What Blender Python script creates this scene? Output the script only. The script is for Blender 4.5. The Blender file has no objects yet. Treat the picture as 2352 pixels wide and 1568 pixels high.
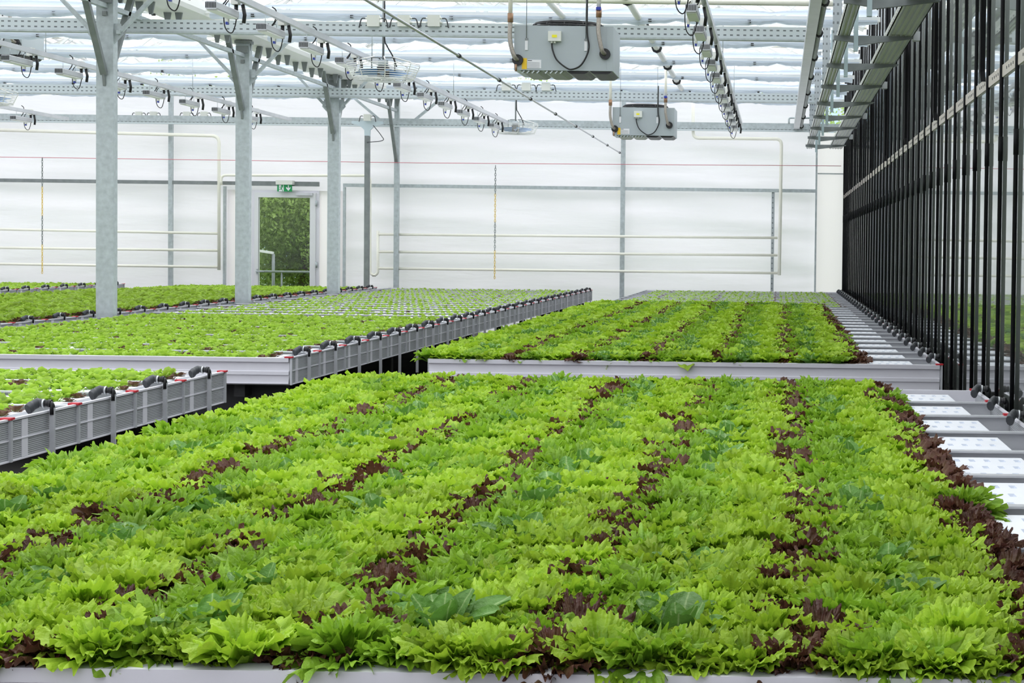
import bpy, math, random
import numpy as np
from mathutils import Vector, Matrix
random.seed(7); RNG = np.random.default_rng(7)
C = bpy.context.scene.collection
sc = bpy.context.scene
EYE = 1.75
PI = math.pi

# ------------------------------------------------------------------ camera, sky, exposure
FPX, PITCH, ROLL = 3600.0, math.radians(1.5), 0.0125
PPX, PPY = 1787.0, 570.0 + FPX * math.tan(PITCH)
cam = bpy.data.cameras.new('camera'); cam_o = bpy.data.objects.new('camera', cam); C.objects.link(cam_o)
cam.sensor_width = 36; cam.sensor_fit = 'HORIZONTAL'; cam.lens = FPX / 2352 * 36
cam.shift_x = (1176 - PPX) / 2352; cam.shift_y = (PPY - 784) / 2352
cam.clip_start = .05; cam.clip_end = 400
Fv = Vector((0, math.cos(PITCH), -math.sin(PITCH))); U0 = Vector((0, math.sin(PITCH), math.cos(PITCH))); R0 = Vector((1, 0, 0))
Rv = (R0 + ROLL * U0).normalized(); Uv = (U0 - ROLL * R0).normalized()
m3 = Matrix((Rv, Uv, -Fv)).transposed()
cam_o.matrix_world = Matrix.Translation((0, 0, EYE)) @ m3.to_4x4()
sc.camera = cam_o

def at(px, py, Y):
    """the point of the place at depth Y behind photo pixel (px, py)"""
    d = FPX * Fv + (px - PPX) * Rv - (py - PPY) * Uv
    t = Y / d.y
    return Vector((d.x * t, Y, EYE + d.z * t))

w = bpy.data.worlds.new('sky'); sc.world = w; w.use_nodes = True
nt = w.node_tree; bg = nt.nodes['Background']
tc = nt.nodes.new('ShaderNodeTexCoord'); nz = nt.nodes.new('ShaderNodeTexNoise'); cr = nt.nodes.new('ShaderNodeValToRGB')
nz.inputs['Scale'].default_value = 2.2; nz.inputs['Detail'].default_value = 4
cr.color_ramp.elements[0].position = .38; cr.color_ramp.elements[0].color = (.84, .92, 1, 1)
cr.color_ramp.elements[1].position = .6; cr.color_ramp.elements[1].color = (1, 1, 1, 1)
nt.links.new(tc.outputs['Generated'], nz.inputs['Vector']); nt.links.new(nz.outputs['Fac'], cr.inputs['Fac']); nt.links.new(cr.outputs['Color'], bg.inputs['Color'])
bg.inputs['Strength'].default_value = 1.25
sun = bpy.data.lights.new('sun', 'SUN'); sun.energy = 1.0; sun.angle = math.radians(50); sun.color = (1, .98, .94)
so = bpy.data.objects.new('sun', sun); C.objects.link(so); so.rotation_euler = (math.radians(-28), math.radians(14), 0)
sc.view_settings.view_transform = 'Standard'; sc.view_settings.look = 'None'; sc.view_settings.gamma = 1
sc.view_settings.exposure = 0.85
sc.cycles.max_bounces = 8; sc.cycles.diffuse_bounces = 4; sc.cycles.transparent_max_bounces = 24
sc.cycles.transmission_bounces = 6; sc.cycles.glossy_bounces = 3
sc.cycles.caustics_reflective = False; sc.cycles.caustics_refractive = False

# ------------------------------------------------------------------ helpers
def lin(r, g, b):
    f = lambda c: c / 12.92 if c <= .04045 else ((c + .055) / 1.055) ** 2.4
    return (f(r / 255), f(g / 255), f(b / 255), 1)

def mat(name, col, rough=.5, metal=0, trans=0, noise=0, nscale=4, bump=0, bscale=20, spec=.5, coat=0, stretch=None):
    m = bpy.data.materials.new(name); m.use_nodes = True; t = m.node_tree; p = t.nodes['Principled BSDF']
    p.inputs['Base Color'].default_value = col; p.inputs['Roughness'].default_value = rough
    p.inputs['Metallic'].default_value = metal; p.inputs['Specular IOR Level'].default_value = spec
    p.inputs['Coat Weight'].default_value = coat
    if noise or bump:
        co = t.nodes.new('ShaderNodeTexCoord'); src = co.outputs['Object']
        if stretch:
            mp = t.nodes.new('ShaderNodeMapping'); mp.inputs['Scale'].default_value = stretch
            t.links.new(src, mp.inputs[0]); src = mp.outputs[0]
    if noise:
        n = t.nodes.new('ShaderNodeTexNoise'); n.inputs['Scale'].default_value = nscale; n.inputs['Detail'].default_value = 6
        r = t.nodes.new('ShaderNodeMapRange'); r.inputs['From Min'].default_value = .3; r.inputs['From Max'].default_value = .7
        r.inputs['To Min'].default_value = 1 - noise; r.inputs['To Max'].default_value = 1 + noise * .6
        h = t.nodes.new('ShaderNodeHueSaturation'); h.inputs['Color'].default_value = col
        t.links.new(src, n.inputs['Vector']); t.links.new(n.outputs['Fac'], r.inputs['Value'])
        t.links.new(r.outputs['Result'], h.inputs['Value']); t.links.new(h.outputs['Color'], p.inputs['Base Color'])
    if bump:
        n2 = t.nodes.new('ShaderNodeTexNoise'); n2.inputs['Scale'].default_value = bscale; n2.inputs['Detail'].default_value = 3
        b = t.nodes.new('ShaderNodeBump'); b.inputs['Strength'].default_value = bump; b.inputs['Distance'].default_value = .05
        t.links.new(src, n2.inputs['Vector']); t.links.new(n2.outputs['Fac'], b.inputs['Height']); t.links.new(b.outputs['Normal'], p.inputs['Normal'])
    if trans:
        out = t.nodes['Material Output']; tr = t.nodes.new('ShaderNodeBsdfTranslucent'); tr.inputs['Color'].default_value = col
        mx = t.nodes.new('ShaderNodeMixShader'); mx.inputs[0].default_value = trans
        t.links.new(p.outputs[0], mx.inputs[1]); t.links.new(tr.outputs[0], mx.inputs[2]); t.links.new(mx.outputs[0], out.inputs[0])
    return m

M = {}
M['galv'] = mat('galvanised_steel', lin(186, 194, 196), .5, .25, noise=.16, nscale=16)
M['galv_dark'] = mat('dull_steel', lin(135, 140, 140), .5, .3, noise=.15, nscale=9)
M['white'] = mat('white_paint', lin(238, 238, 234), .45)
M['cream'] = mat('cream_pipe', lin(253, 250, 236), .4)
M['alu'] = mat('aluminium', lin(205, 206, 210), .38, .35, noise=.08, nscale=5)
M['alu_white'] = mat('pale_aluminium', lin(226, 224, 231), .4, .1, noise=.05, nscale=3)
M['grey_box'] = mat('grey_sheet', lin(176, 184, 188), .45)
M['box_white'] = mat('junction_plastic', lin(225, 226, 218), .4)
M['black'] = mat('black_plastic', lin(22, 22, 24), .45)
M['tube_black'] = mat('tube_black', lin(6, 6, 10), .6, spec=.2)
M['rubber'] = mat('rubber_grey', lin(62, 64, 68), .5)
M['red'] = mat('red_clip', lin(190, 30, 45), .4)
M['blue'] = mat('blue_plastic', lin(40, 60, 170), .4)
M['yellow'] = mat('yellow_sticker', lin(245, 200, 40), .5)
M['yellow_bright'] = mat('yellow_label', lin(245, 235, 40), .5)
M['chain_yellow'] = mat('chain_yellow', lin(240, 205, 90), .5)
M['paper'] = mat('white_plate', lin(235, 235, 238), .4)
M['ink'] = mat('ink', lin(70, 70, 80), .6)
M['copper'] = mat('copper', lin(160, 125, 98), .35, .5)
M['hose'] = mat('braided_hose', lin(165, 158, 148), .35, .5, noise=.2, nscale=60)
M['board'] = mat('floating_board', lin(236, 238, 244), .55, noise=.03, nscale=8)
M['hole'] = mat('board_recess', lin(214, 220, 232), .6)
M['blade'] = mat('fan_blade', lin(70, 110, 150), .4)
M['green_sign'] = mat('green_sign', lin(0, 150, 80), .4)
M['olive'] = mat('louvre_olive', lin(120, 128, 108), .45)
M['floor'] = mat('concrete_floor', lin(70, 68, 66), .8, noise=.25, nscale=2)
M['dark'] = mat('bench_frame_dark', lin(38, 38, 40), .6)
M['red_wire'] = mat('red_wire', lin(215, 120, 135), .5)
M['cloth'] = mat('white_sheet_wall', lin(243, 240, 246), .6, trans=.36, bump=.9, bscale=2.2, stretch=(.35, 1, 1.6), spec=.15)
M['panel'] = mat('white_panel', lin(246, 240, 243), .5, trans=.5)
M['screen_white'] = mat('screen_cloth_white', lin(250, 250, 252), .6, trans=.7, bump=.5, bscale=6, stretch=(1, 4, 4))
M['screen_shaded'] = mat('screen_cloth_shaded', lin(212, 220, 228), .6, trans=.5, bump=.6, bscale=5, stretch=(1, 5, 8))  # same screen cloth, shadow on the hem put into a greyer colour
M['screen_sheen'] = mat('screen_cloth_sheen', lin(238, 244, 253), .35, trans=.72, bump=.8, bscale=4, stretch=(1, 6, 9))  # same screen cloth, reflection on the folds put into a bluish colour
M['far_wall'] = mat('neighbour_cladding', lin(196, 204, 214), .6)
M['far_strip'] = mat('neighbour_strip', lin(188, 212, 240), .5)
M['bark'] = mat('bark', lin(95, 80, 62), .9, noise=.3)
M['grass'] = mat('grass_ground', lin(95, 125, 60), .9, noise=.4, nscale=8)
M['foliage'] = mat('tree_leaf', lin(150, 174, 92), .6, trans=.45, noise=.6, nscale=3.5)
M['vent'] = mat('vent_dark', lin(70, 72, 74), .5)

# corrugated aluminium end sheet: fine ribs, procedural bump
def ribbed():
    m = mat('ribbed_aluminium', lin(170, 171, 174), .42, .35)
    t = m.node_tree; p = t.nodes['Principled BSDF']; co = t.nodes.new('ShaderNodeTexCoord')
    wv = t.nodes.new('ShaderNodeTexWave'); wv.bands_direction = 'Z'; wv.inputs['Scale'].default_value = 34
    b = t.nodes.new('ShaderNodeBump'); b.inputs['Strength'].default_value = .4; b.inputs['Distance'].default_value = .003
    r = t.nodes.new('ShaderNodeValToRGB'); r.color_ramp.elements[0].color = lin(156, 158, 162); r.color_ramp.elements[1].color = lin(186, 187, 191)
    t.links.new(co.outputs['Object'], wv.inputs[0]); t.links.new(wv.outputs['Fac'], b.inputs['Height']); t.links.new(b.outputs['Normal'], p.inputs['Normal'])
    t.links.new(wv.outputs['Fac'], r.inputs[0]); t.links.new(r.outputs[0], p.inputs['Base Color'])
    return m
M['ribbed'] = ribbed()

# perforated steel: slots as a procedural pattern along one axis, rows in z
def perforated(name, base, pitch_u, pitch_z, axis='X', rows=1.0):
    m = mat(name, base, .55, 0)
    t = m.node_tree; p = t.nodes['Principled BSDF']; co = t.nodes.new('ShaderNodeTexCoord'); sp = t.nodes.new('ShaderNodeSeparateXYZ')
    t.links.new(co.outputs['Object'], sp.inputs[0])
    def cell(o, pitch, lo):
        a = t.nodes.new('ShaderNodeMath'); a.operation = 'DIVIDE'; a.inputs[1].default_value = pitch; t.links.new(sp.outputs[o], a.inputs[0])
        b = t.nodes.new('ShaderNodeMath'); b.operation = 'FRACT'; t.links.new(a.outputs[0], b.inputs[0])
        c = t.nodes.new('ShaderNodeMath'); c.operation = 'SUBTRACT'; c.inputs[1].default_value = .5; t.links.new(b.outputs[0], c.inputs[0])
        d = t.nodes.new('ShaderNodeMath'); d.operation = 'ABSOLUTE'; t.links.new(c.outputs[0], d.inputs[0])
        e = t.nodes.new('ShaderNodeMath'); e.operation = 'LESS_THAN'; e.inputs[1].default_value = lo; t.links.new(d.outputs[0], e.inputs[0])
        return e
    a = cell(axis, pitch_u, .22); b = cell('Z', pitch_z, .14)
    mu = t.nodes.new('ShaderNodeMath'); mu.operation = 'MULTIPLY'; t.links.new(a.outputs[0], mu.inputs[0]); t.links.new(b.outputs[0], mu.inputs[1])
    mx = t.nodes.new('ShaderNodeMix'); mx.data_type = 'RGBA'; mx.inputs['A'].default_value = base; mx.inputs['B'].default_value = lin(110, 116, 118)
    t.links.new(mu.outputs[0], mx.inputs['Factor']); t.links.new(mx.outputs['Result'], p.inputs['Base Color'])
    return m
M['perf'] = perforated('perforated_steel', lin(205, 213, 216), .078, .06)
M['perf_y'] = perforated('perforated_tray', lin(232, 232, 226), .16, .05, 'Y')
M['perf_v'] = perforated('perforated_post', lin(170, 176, 180), .05, .1)

def glass(name, tint, refl_ior=1.45):
    m = bpy.data.materials.new(name); m.use_nodes = True; t = m.node_tree; t.nodes.remove(t.nodes['Principled BSDF'])
    tr = t.nodes.new('ShaderNodeBsdfTransparent'); tr.inputs[0].default_value = tint
    gl = t.nodes.new('ShaderNodeBsdfGlossy'); gl.inputs['Roughness'].default_value = .02
    fr = t.nodes.new('ShaderNodeFresnel'); fr.inputs[0].default_value = refl_ior
    mx = t.nodes.new('ShaderNodeMixShader'); t.links.new(fr.outputs[0], mx.inputs[0]); t.links.new(tr.outputs[0], mx.inputs[1]); t.links.new(gl.outputs[0], mx.inputs[2])
    t.links.new(mx.outputs[0], t.nodes['Material Output'].inputs[0]); return m
M['roof_glass'] = glass('roof_glass', (.97, .985, 1, 1), 1.3)
M['door_glass'] = glass('door_glass', (.93, .96, .95, 1), 1.35)
def side_glass():
    """double glazed pane over an added pale corridor wall: reflectance of four glass surfaces"""
    m = bpy.data.materials.new('side_wall_glass'); m.use_nodes = True
    t = m.node_tree; t.nodes.remove(t.nodes['Principled BSDF']); p = t.nodes.new('ShaderNodeBsdfTransparent'); p.inputs[0].default_value = (.86, .9, .88, 1); co = t.nodes.new('ShaderNodeTexCoord'); n = t.nodes.new('ShaderNodeTexNoise'); n.inputs['Scale'].default_value = 1.3
    mp = t.nodes.new('ShaderNodeMapping'); mp.inputs['Scale'].default_value = (1, 1, .5)
    b = t.nodes.new('ShaderNodeBump'); b.inputs['Strength'].default_value = .05; b.inputs['Distance'].default_value = .02
    t.links.new(co.outputs['Object'], mp.inputs[0]); t.links.new(mp.outputs[0], n.inputs['Vector']); t.links.new(n.outputs['Fac'], b.inputs['Height'])
    g = t.nodes.new('ShaderNodeBsdfGlossy'); g.inputs['Roughness'].default_value = .015; g.inputs[0].default_value = (.95, .97, .97, 1); t.links.new(b.outputs['Normal'], g.inputs['Normal'])
    fr = t.nodes.new('ShaderNodeFresnel'); fr.inputs[0].default_value = 1.52; src = fr.outputs[0]
    for _ in range(1):
        a = t.nodes.new('ShaderNodeMath'); a.operation = 'ADD'; a.inputs[1].default_value = 1; t.links.new(src, a.inputs[0])
        d = t.nodes.new('ShaderNodeMath'); d.operation = 'DIVIDE'; t.links.new(src, d.inputs[0]); t.links.new(a.outputs[0], d.inputs[1])
        q = t.nodes.new('ShaderNodeMath'); q.operation = 'MULTIPLY'; q.inputs[1].default_value = 2; t.links.new(d.outputs[0], q.inputs[0]); src = q.outputs[0]
    mx = t.nodes.new('ShaderNodeMixShader'); t.links.new(src, mx.inputs[0]); t.links.new(p.outputs[0], mx.inputs[1]); t.links.new(g.outputs[0], mx.inputs[2])
    t.links.new(mx.outputs[0], t.nodes['Material Output'].inputs[0]); return m
M['side_glass'] = side_glass()

def leaf_mat(name, base, mid, edge, trans=.38, veins=True):
    m = bpy.data.materials.new(name); m.use_nodes = True; t = m.node_tree; p = t.nodes['Principled BSDF']; out = t.nodes['Material Output']
    a = t.nodes.new('ShaderNodeAttribute'); a.attribute_name = 'tint'; s = t.nodes.new('ShaderNodeSeparateColor'); t.links.new(a.outputs['Color'], s.inputs[0])
    r = t.nodes.new('ShaderNodeValToRGB'); e = r.color_ramp.elements
    e[0].position = .05; e[0].color = base; e[1].position = 1; e[1].color = edge; q = e.new(.55); q.color = mid
    t.links.new(s.outputs[0], r.inputs[0])
    co = t.nodes.new('ShaderNodeTexCoord'); n = t.nodes.new('ShaderNodeTexNoise'); n.inputs['Scale'].default_value = 28; n.inputs['Detail'].default_value = 3
    t.links.new(co.outputs['Object'], n.inputs['Vector'])
    oi = t.nodes.new('ShaderNodeObjectInfo')
    ad = t.nodes.new('ShaderNodeMath'); ad.operation = 'ADD'; t.links.new(s.outputs[1], ad.inputs[0]); t.links.new(n.outputs['Fac'], ad.inputs[1])
    ad2 = t.nodes.new('ShaderNodeMath'); ad2.operation = 'ADD'; t.links.new(ad.outputs[0], ad2.inputs[0]); t.links.new(oi.outputs['Random'], ad2.inputs[1])
    mr = t.nodes.new('ShaderNodeMapRange'); mr.inputs['From Min'].default_value = .5; mr.inputs['From Max'].default_value = 2.3
    mr.inputs['To Min'].default_value = .53; mr.inputs['To Max'].default_value = 1.03; t.links.new(ad2.outputs[0], mr.inputs['Value'])
    h = t.nodes.new('ShaderNodeHueSaturation'); t.links.new(r.outputs[0], h.inputs['Color']); t.links.new(mr.outputs['Result'], h.inputs['Value'])
    t.links.new(h.outputs[0], p.inputs['Base Color']); p.inputs['Roughness'].default_value = .5; p.inputs['Specular IOR Level'].default_value = .35
    n2 = t.nodes.new('ShaderNodeTexNoise'); n2.inputs['Scale'].default_value = 85; n2.inputs['Detail'].default_value = 3; b = t.nodes.new('ShaderNodeBump'); b.inputs['Strength'].default_value = .8; b.inputs['Distance'].default_value = .006
    t.links.new(co.outputs['Object'], n2.inputs['Vector']); t.links.new(n2.outputs['Fac'], b.inputs['Height']); t.links.new(b.outputs['Normal'], p.inputs['Normal'])
    tr = t.nodes.new('ShaderNodeBsdfTranslucent'); t.links.new(h.outputs[0], tr.inputs['Color'])
    mx = t.nodes.new('ShaderNodeMixShader'); mx.inputs[0].default_value = trans
    t.links.new(p.outputs[0], mx.inputs[1]); t.links.new(tr.outputs[0], mx.inputs[2]); t.links.new(mx.outputs[0], out.inputs[0])
    return m
LEAF = [leaf_mat('lime_leaf', lin(150, 184, 78), lin(132, 176, 34), lin(178, 210, 62)),
        leaf_mat('green_leaf', lin(126, 162, 70), lin(100, 148, 28), lin(150, 190, 54)),
        leaf_mat('romaine_leaf', lin(166, 194, 124), lin(112, 156, 72), lin(102, 148, 62), .28),
        leaf_mat('red_leaf', lin(134, 146, 72), lin(126, 104, 64), lin(92, 54, 44), .3),
        leaf_mat('seedling_leaf', lin(170, 196, 98), lin(146, 184, 56), lin(174, 206, 76)),
        leaf_mat('seedling_red_leaf', lin(120, 125, 70), lin(112, 92, 62), lin(100, 64, 54), .25)]

def mesh_np(name, V, Q, mi, mats, tint=None, smooth=True):
    me = bpy.data.meshes.new(name); V = np.asarray(V, np.float32); Q = np.asarray(Q, np.int32)
    me.vertices.add(len(V)); me.vertices.foreach_set('co', V.ravel())
    me.loops.add(Q.size); me.loops.foreach_set('vertex_index', Q.ravel())
    me.polygons.add(len(Q)); k = Q.shape[1]
    me.polygons.foreach_set('loop_start', np.arange(0, Q.size, k, dtype=np.int32))
    for m in mats: me.materials.append(m)
    me.polygons.foreach_set('material_index', np.broadcast_to(np.asarray(mi, np.int32), (len(Q),)).copy())
    if smooth: me.polygons.foreach_set('use_smooth', np.ones(len(Q), bool))
    if tint is not None:
        at_ = me.attributes.new('tint', 'FLOAT_COLOR', 'POINT'); at_.data.foreach_set('color', np.asarray(tint, np.float32).ravel())
    me.update(calc_edges=True); me.validate(); return me

class MB:
    def __init__(s): s.v = []; s.f = []; s.m = []; s.sm = []
    def add(s, vs, fs, mi=0, smooth=False):
        o = len(s.v); s.v += [tuple(v) for v in vs]; s.f += [tuple(i + o for i in f) for f in fs]; s.m += [mi] * len(fs); s.sm += [smooth] * len(fs); return s
    def box(s, x0, x1, y0, y1, z0, z1, mi=0):
        return s.add([(x, y, z) for z in (z0, z1) for y in (y0, y1) for x in (x0, x1)],
                     [(0, 2, 3, 1), (4, 5, 7, 6), (0, 1, 5, 4), (2, 6, 7, 3), (0, 4, 6, 2), (1, 3, 7, 5)], mi)
    def bevbox(s, x0, x1, y0, y1, z0, z1, b, mi=0):
        """box with chamfered vertical edges along Y (profile in x-z)"""
        pr = [(x0 + b, z0), (x1 - b, z0), (x1, z0 + b), (x1, z1 - b), (x1 - b, z1), (x0 + b, z1), (x0, z1 - b), (x0, z0 + b)]
        return s.extr_y(pr, y0, y1, mi)
    def extr_y(s, pr, y0, y1, mi=0):
        n = len(pr); vs = [(x, y0, z) for x, z in pr] + [(x, y1, z) for x, z in pr]
        return s.add(vs, [tuple(range(n)), tuple(range(2 * n - 1, n - 1, -1))] + [(i, i + n, (i + 1) % n + n, (i + 1) % n) for i in range(n)], mi)
    def extr_x(s, pr, x0, x1, mi=0):
        n = len(pr); vs = [(x0, y, z) for y, z in pr] + [(x1, y, z) for y, z in pr]
        return s.add(vs, [tuple(range(n)), tuple(range(2 * n - 1, n - 1, -1))] + [(i, (i + 1) % n, (i + 1) % n + n, i + n) for i in range(n)], mi)
    def extr_z(s, pr, z0, z1, mi=0):
        n = len(pr); vs = [(x, y, z0) for x, y in pr] + [(x, y, z1) for x, y in pr]
        return s.add(vs, [tuple(range(n - 1, -1, -1)), tuple(range(n, 2 * n))] + [(i, (i + 1) % n, (i + 1) % n + n, i + n) for i in range(n)], mi)
    def tube(s, pts, r, n=8, mi=0, cap=True):
        P = [Vector(p) for p in pts]; rs = r if isinstance(r, (list, tuple)) else [r] * len(P); vs = []; up = None
        for i, p in enumerate(P):
            d = (P[min(i + 1, len(P) - 1)] - P[max(i - 1, 0)]).normalized()
            if up is None:
                up = Vector((0, 0, 1)) if abs(d.z) < .9 else Vector((1, 0, 0))
            a = d.cross(up).normalized(); up = a.cross(d).normalized()
            for k in range(n):
                t = 2 * PI * k / n; vs.append(p + rs[i] * (math.cos(t) * a + math.sin(t) * up))
        fs = [(i * n + k, i * n + (k + 1) % n, (i + 1) * n + (k + 1) % n, (i + 1) * n + k) for i in range(len(P) - 1) for k in range(n)]
        s.add(vs, fs, mi, True)
        if cap: o = len(s.v) - len(vs); s.f += [tuple(o + k for k in range(n))[::-1], tuple(o + (len(P) - 1) * n + k for k in range(n))]; s.m += [mi] * 2; s.sm += [False] * 2
        return s
    def bar(s, a, b, wx, wz, mi=0, side=None):
        a = Vector(a); b = Vector(b); d = (b - a).normalized(); q = Vector(side or ((1, 0, 0) if abs(d.x) < .7 else (0, 1, 0)))
        q = (q - q.dot(d) * d).normalized(); r = d.cross(q)
        vs = [p + q * i * wx / 2 + r * j * wz / 2 for p in (a, b) for i, j in ((-1, -1), (1, -1), (1, 1), (-1, 1))]
        return s.add(vs, [(0, 3, 2, 1), (4, 5, 6, 7), (0, 1, 5, 4), (1, 2, 6, 5), (2, 3, 7, 6), (3, 0, 4, 7)], mi)
    def build(s, name, mats, parent=None):
        if not isinstance(mats, (list, tuple)): mats = [mats]
        me = bpy.data.meshes.new(name); me.from_pydata(s.v, [], s.f)
        for m in mats: me.materials.append(m)
        me.polygons.foreach_set('material_index', s.m); me.polygons.foreach_set('use_smooth', s.sm); me.update()
        o = bpy.data.objects.new(name, me); C.objects.link(o)
        if parent: o.parent = parent
        return o

def tag(o, label, cat, group=None, kind=None):
    if label: o['label'] = label
    if cat: o['category'] = cat
    if group: o['group'] = group
    if kind: o['kind'] = kind
    return o
def empty(name, loc, label, cat, group=None, rz=0):
    o = bpy.data.objects.new(name, None); C.objects.link(o); o.location = loc; o.rotation_euler.z = rz; o.empty_display_size = .05
    return tag(o, label, cat, group)
def copy_tree(o, parent=None):
    c = o.copy(); C.objects.link(c); c.parent = parent
    for ch in KIDS(o): copy_tree(ch, c)
    return c
def KIDS(o): return [x for x in C.objects if x.parent == o]
def smooth_path(pts, k=6):
    P = [Vector(p) for p in pts]; P = [2 * P[0] - P[1]] + P + [2 * P[-1] - P[-2]]; out = []
    for i in range(1, len(P) - 2):
        for j in range(k):
            t = j / k; a, b, c, d = P[i - 1:i + 3]
            out.append(.5 * ((2 * b) + (c - a) * t + (2 * a - 5 * b + 4 * c - d) * t * t + (3 * b - a - 3 * c + d) * t ** 3))
    return out + [P[-2]]
def round_path(pts, r, k=5):
    P = [Vector(p) for p in pts]; out = [P[0]]
    for i in range(1, len(P) - 1):
        a = (P[i - 1] - P[i]).normalized(); b = (P[i + 1] - P[i]).normalized(); s = P[i] + a * r; e = P[i] + b * r
        for j in range(k + 1):
            t = j / k; out.append((1 - t) ** 2 * s + 2 * t * (1 - t) * P[i] + t * t * e)
    return out + [P[-1]]
ORD = ['first', 'second', 'third', 'fourth', 'fifth', 'sixth', 'seventh', 'eighth', 'ninth', 'tenth', 'eleventh', 'twelfth', 'thirteenth', 'fourteenth', 'fifteenth', 'sixteenth', 'seventeenth', 'eighteenth', 'nineteenth', 'twentieth']
def ordn(i):
    if i < 20: return ORD[i]
    t = ['twenty', 'thirty', 'forty', 'fifty'][i // 10 - 2] if (i + 1) % 10 else None
    n = i + 1
    if n % 10 == 0: return {30: 'thirtieth', 40: 'fortieth', 50: 'fiftieth', 60: 'sixtieth'}[n]
    return {2: 'twenty', 3: 'thirty', 4: 'forty', 5: 'fifty'}[n // 10] + '-' + ORD[n % 10 - 1]

# ------------------------------------------------------------------ dimensions (metres)
WALL = 31.15; ZG = EYE + 2.88          # rear wall, gutter height
RIM = EYE - .85; PITCHY = .713
XC = -7.55                              # row of steel columns
GLX = 1.288                             # side glass

# ------------------------------------------------------------------ setting
def struct(o): o['kind'] = 'structure'; return o
struct(MB().box(-24, 2.2, -6, WALL, -.2, 0).build('floor', M['floor']))
# rear wall with the opening for the door
dA = at(581, 436, WALL); dB = at(735, 436, WALL); dx0, dx1, dz1 = dA.x, dB.x, dA.z
wt = EYE + 2.93
def grid_wall(x0, x1, z0, z1):
    nx = max(2, int((x1 - x0) / .16)); nzz = max(2, int((z1 - z0) / .12)); xs = np.linspace(x0, x1, nx); zs = np.linspace(z0, z1, nzz)
    X, Z = np.meshgrid(xs, zs)
    sag = 2.2 * (.012 * np.sin(Z * 9 + .6 * np.sin(X * .9)) + .010 * np.sin(Z * 17 + X * 1.1 + 2) + .008 * np.sin(X * 2.3 + Z * 4))
    edge = np.minimum(1, np.minimum(X - x0, x1 - X) / .15)
    Y = WALL + .07 + sag * edge
    V = np.stack([X, Y, Z], -1).reshape(-1, 3); i = np.arange((nzz - 1) * nx).reshape(nzz - 1, nx)[:, :-1].ravel()
    return V, np.stack([i, i + 1, i + nx + 1, i + nx], 1)
VV, QQ = [], []; off = 0
xp0 = at(1873, 500, WALL).x
for a in ((-24, dx0 - .42, 0, wt), (dx1 + .42, xp0, 0, wt), (dx0 - .42, dx1 + .42, dz1, wt)):
    V, Q = grid_wall(*a); VV.append(V); QQ.append(Q + off); off += len(V)
wall = bpy.data.objects.new('wall_back', mesh_np('wall_back', np.concatenate(VV), np.concatenate(QQ), 0, [M['cloth']])); C.objects.link(wall); struct(wall)
MB().add([(xp0 + .02, WALL, 0), (GLX + .05, WALL, 0), (GLX + .05, WALL, EYE + 2.3), (xp0 + .02, WALL, EYE + 2.3)], [(0, 1, 2, 3)]).build('side_panel', M['panel'], wall)
MB().box(xp0 + .03, GLX, WALL - .03, WALL - .015, at(1900, 399, WALL).z - .012, at(1900, 399, WALL).z + .012).build('panel_joint', M['galv'], wall)
for xa, xb in ((dx0 - .5, dx0), (dx1, dx1 + .5)):
    MB().add([(xa, WALL - .01, 0), (xb, WALL - .01, 0), (xb, WALL - .01, dz1), (xa, WALL - .01, dz1)], [(0, 1, 2, 3)]).build('door_side_panel', M['panel'], wall)
for px, wpx, top in ((392, 9, 215), (1430, 10, 225), (1874, 4, 240), (911, 10, 215), (516, 5, 428), (791, 5, 430)):
    p = at(px, 500, WALL - .08); hw = wpx / 2 * WALL / FPX
    MB().box(p.x - hw, p.x + hw, WALL - .11, WALL - .035, 0, at(px, top, WALL).z).build('wall_post', M['galv'], wall)
p = at(1776, 440, WALL - .05); MB().box(p.x - .03, p.x + .03, WALL - .07, WALL - .035, 0, p.z).build('wall_post', M['perf_v'], wall)
def rail(x0, x1, pya, th, m, name, dy=.06):
    a = at(1176, pya, WALL - dy).z; MB().box(x0, x1, WALL - dy - .04, WALL - .03, a - th, a + th).build(name, m, wall)
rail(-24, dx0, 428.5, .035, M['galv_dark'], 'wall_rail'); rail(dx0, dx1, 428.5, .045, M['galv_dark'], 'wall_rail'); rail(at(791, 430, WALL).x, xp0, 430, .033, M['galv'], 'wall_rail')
# side wall glass with floor kerb
struct(MB().add([(GLX, 1, 0), (GLX, WALL, 0), (GLX, WALL, 5.3), (GLX, 1, 5.3)], [(0, 3, 2, 1)]).build('wall_right', M['side_glass']))
struct(MB().box(-24.1, -24, -6, WALL, 0, wt).build('wall_left', M['cloth']))
struct(MB().box(-24, 2.2, -6.1, -6, 0, wt).build('wall_front', M['cloth']))
struct(MB().box(2.2, 2.3, -6, WALL + .03, 0, 5.4).build('wall_corridor_added', mat('corridor_added_pale', lin(214, 218, 214), .8)))  # added wall behind the glass, pale so the mirrored tubes turn grey
struct(MB().box(GLX + .06, 2.2, WALL, WALL + .1, 0, 5.4).build('wall_corridor_end', M['far_wall']))
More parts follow.
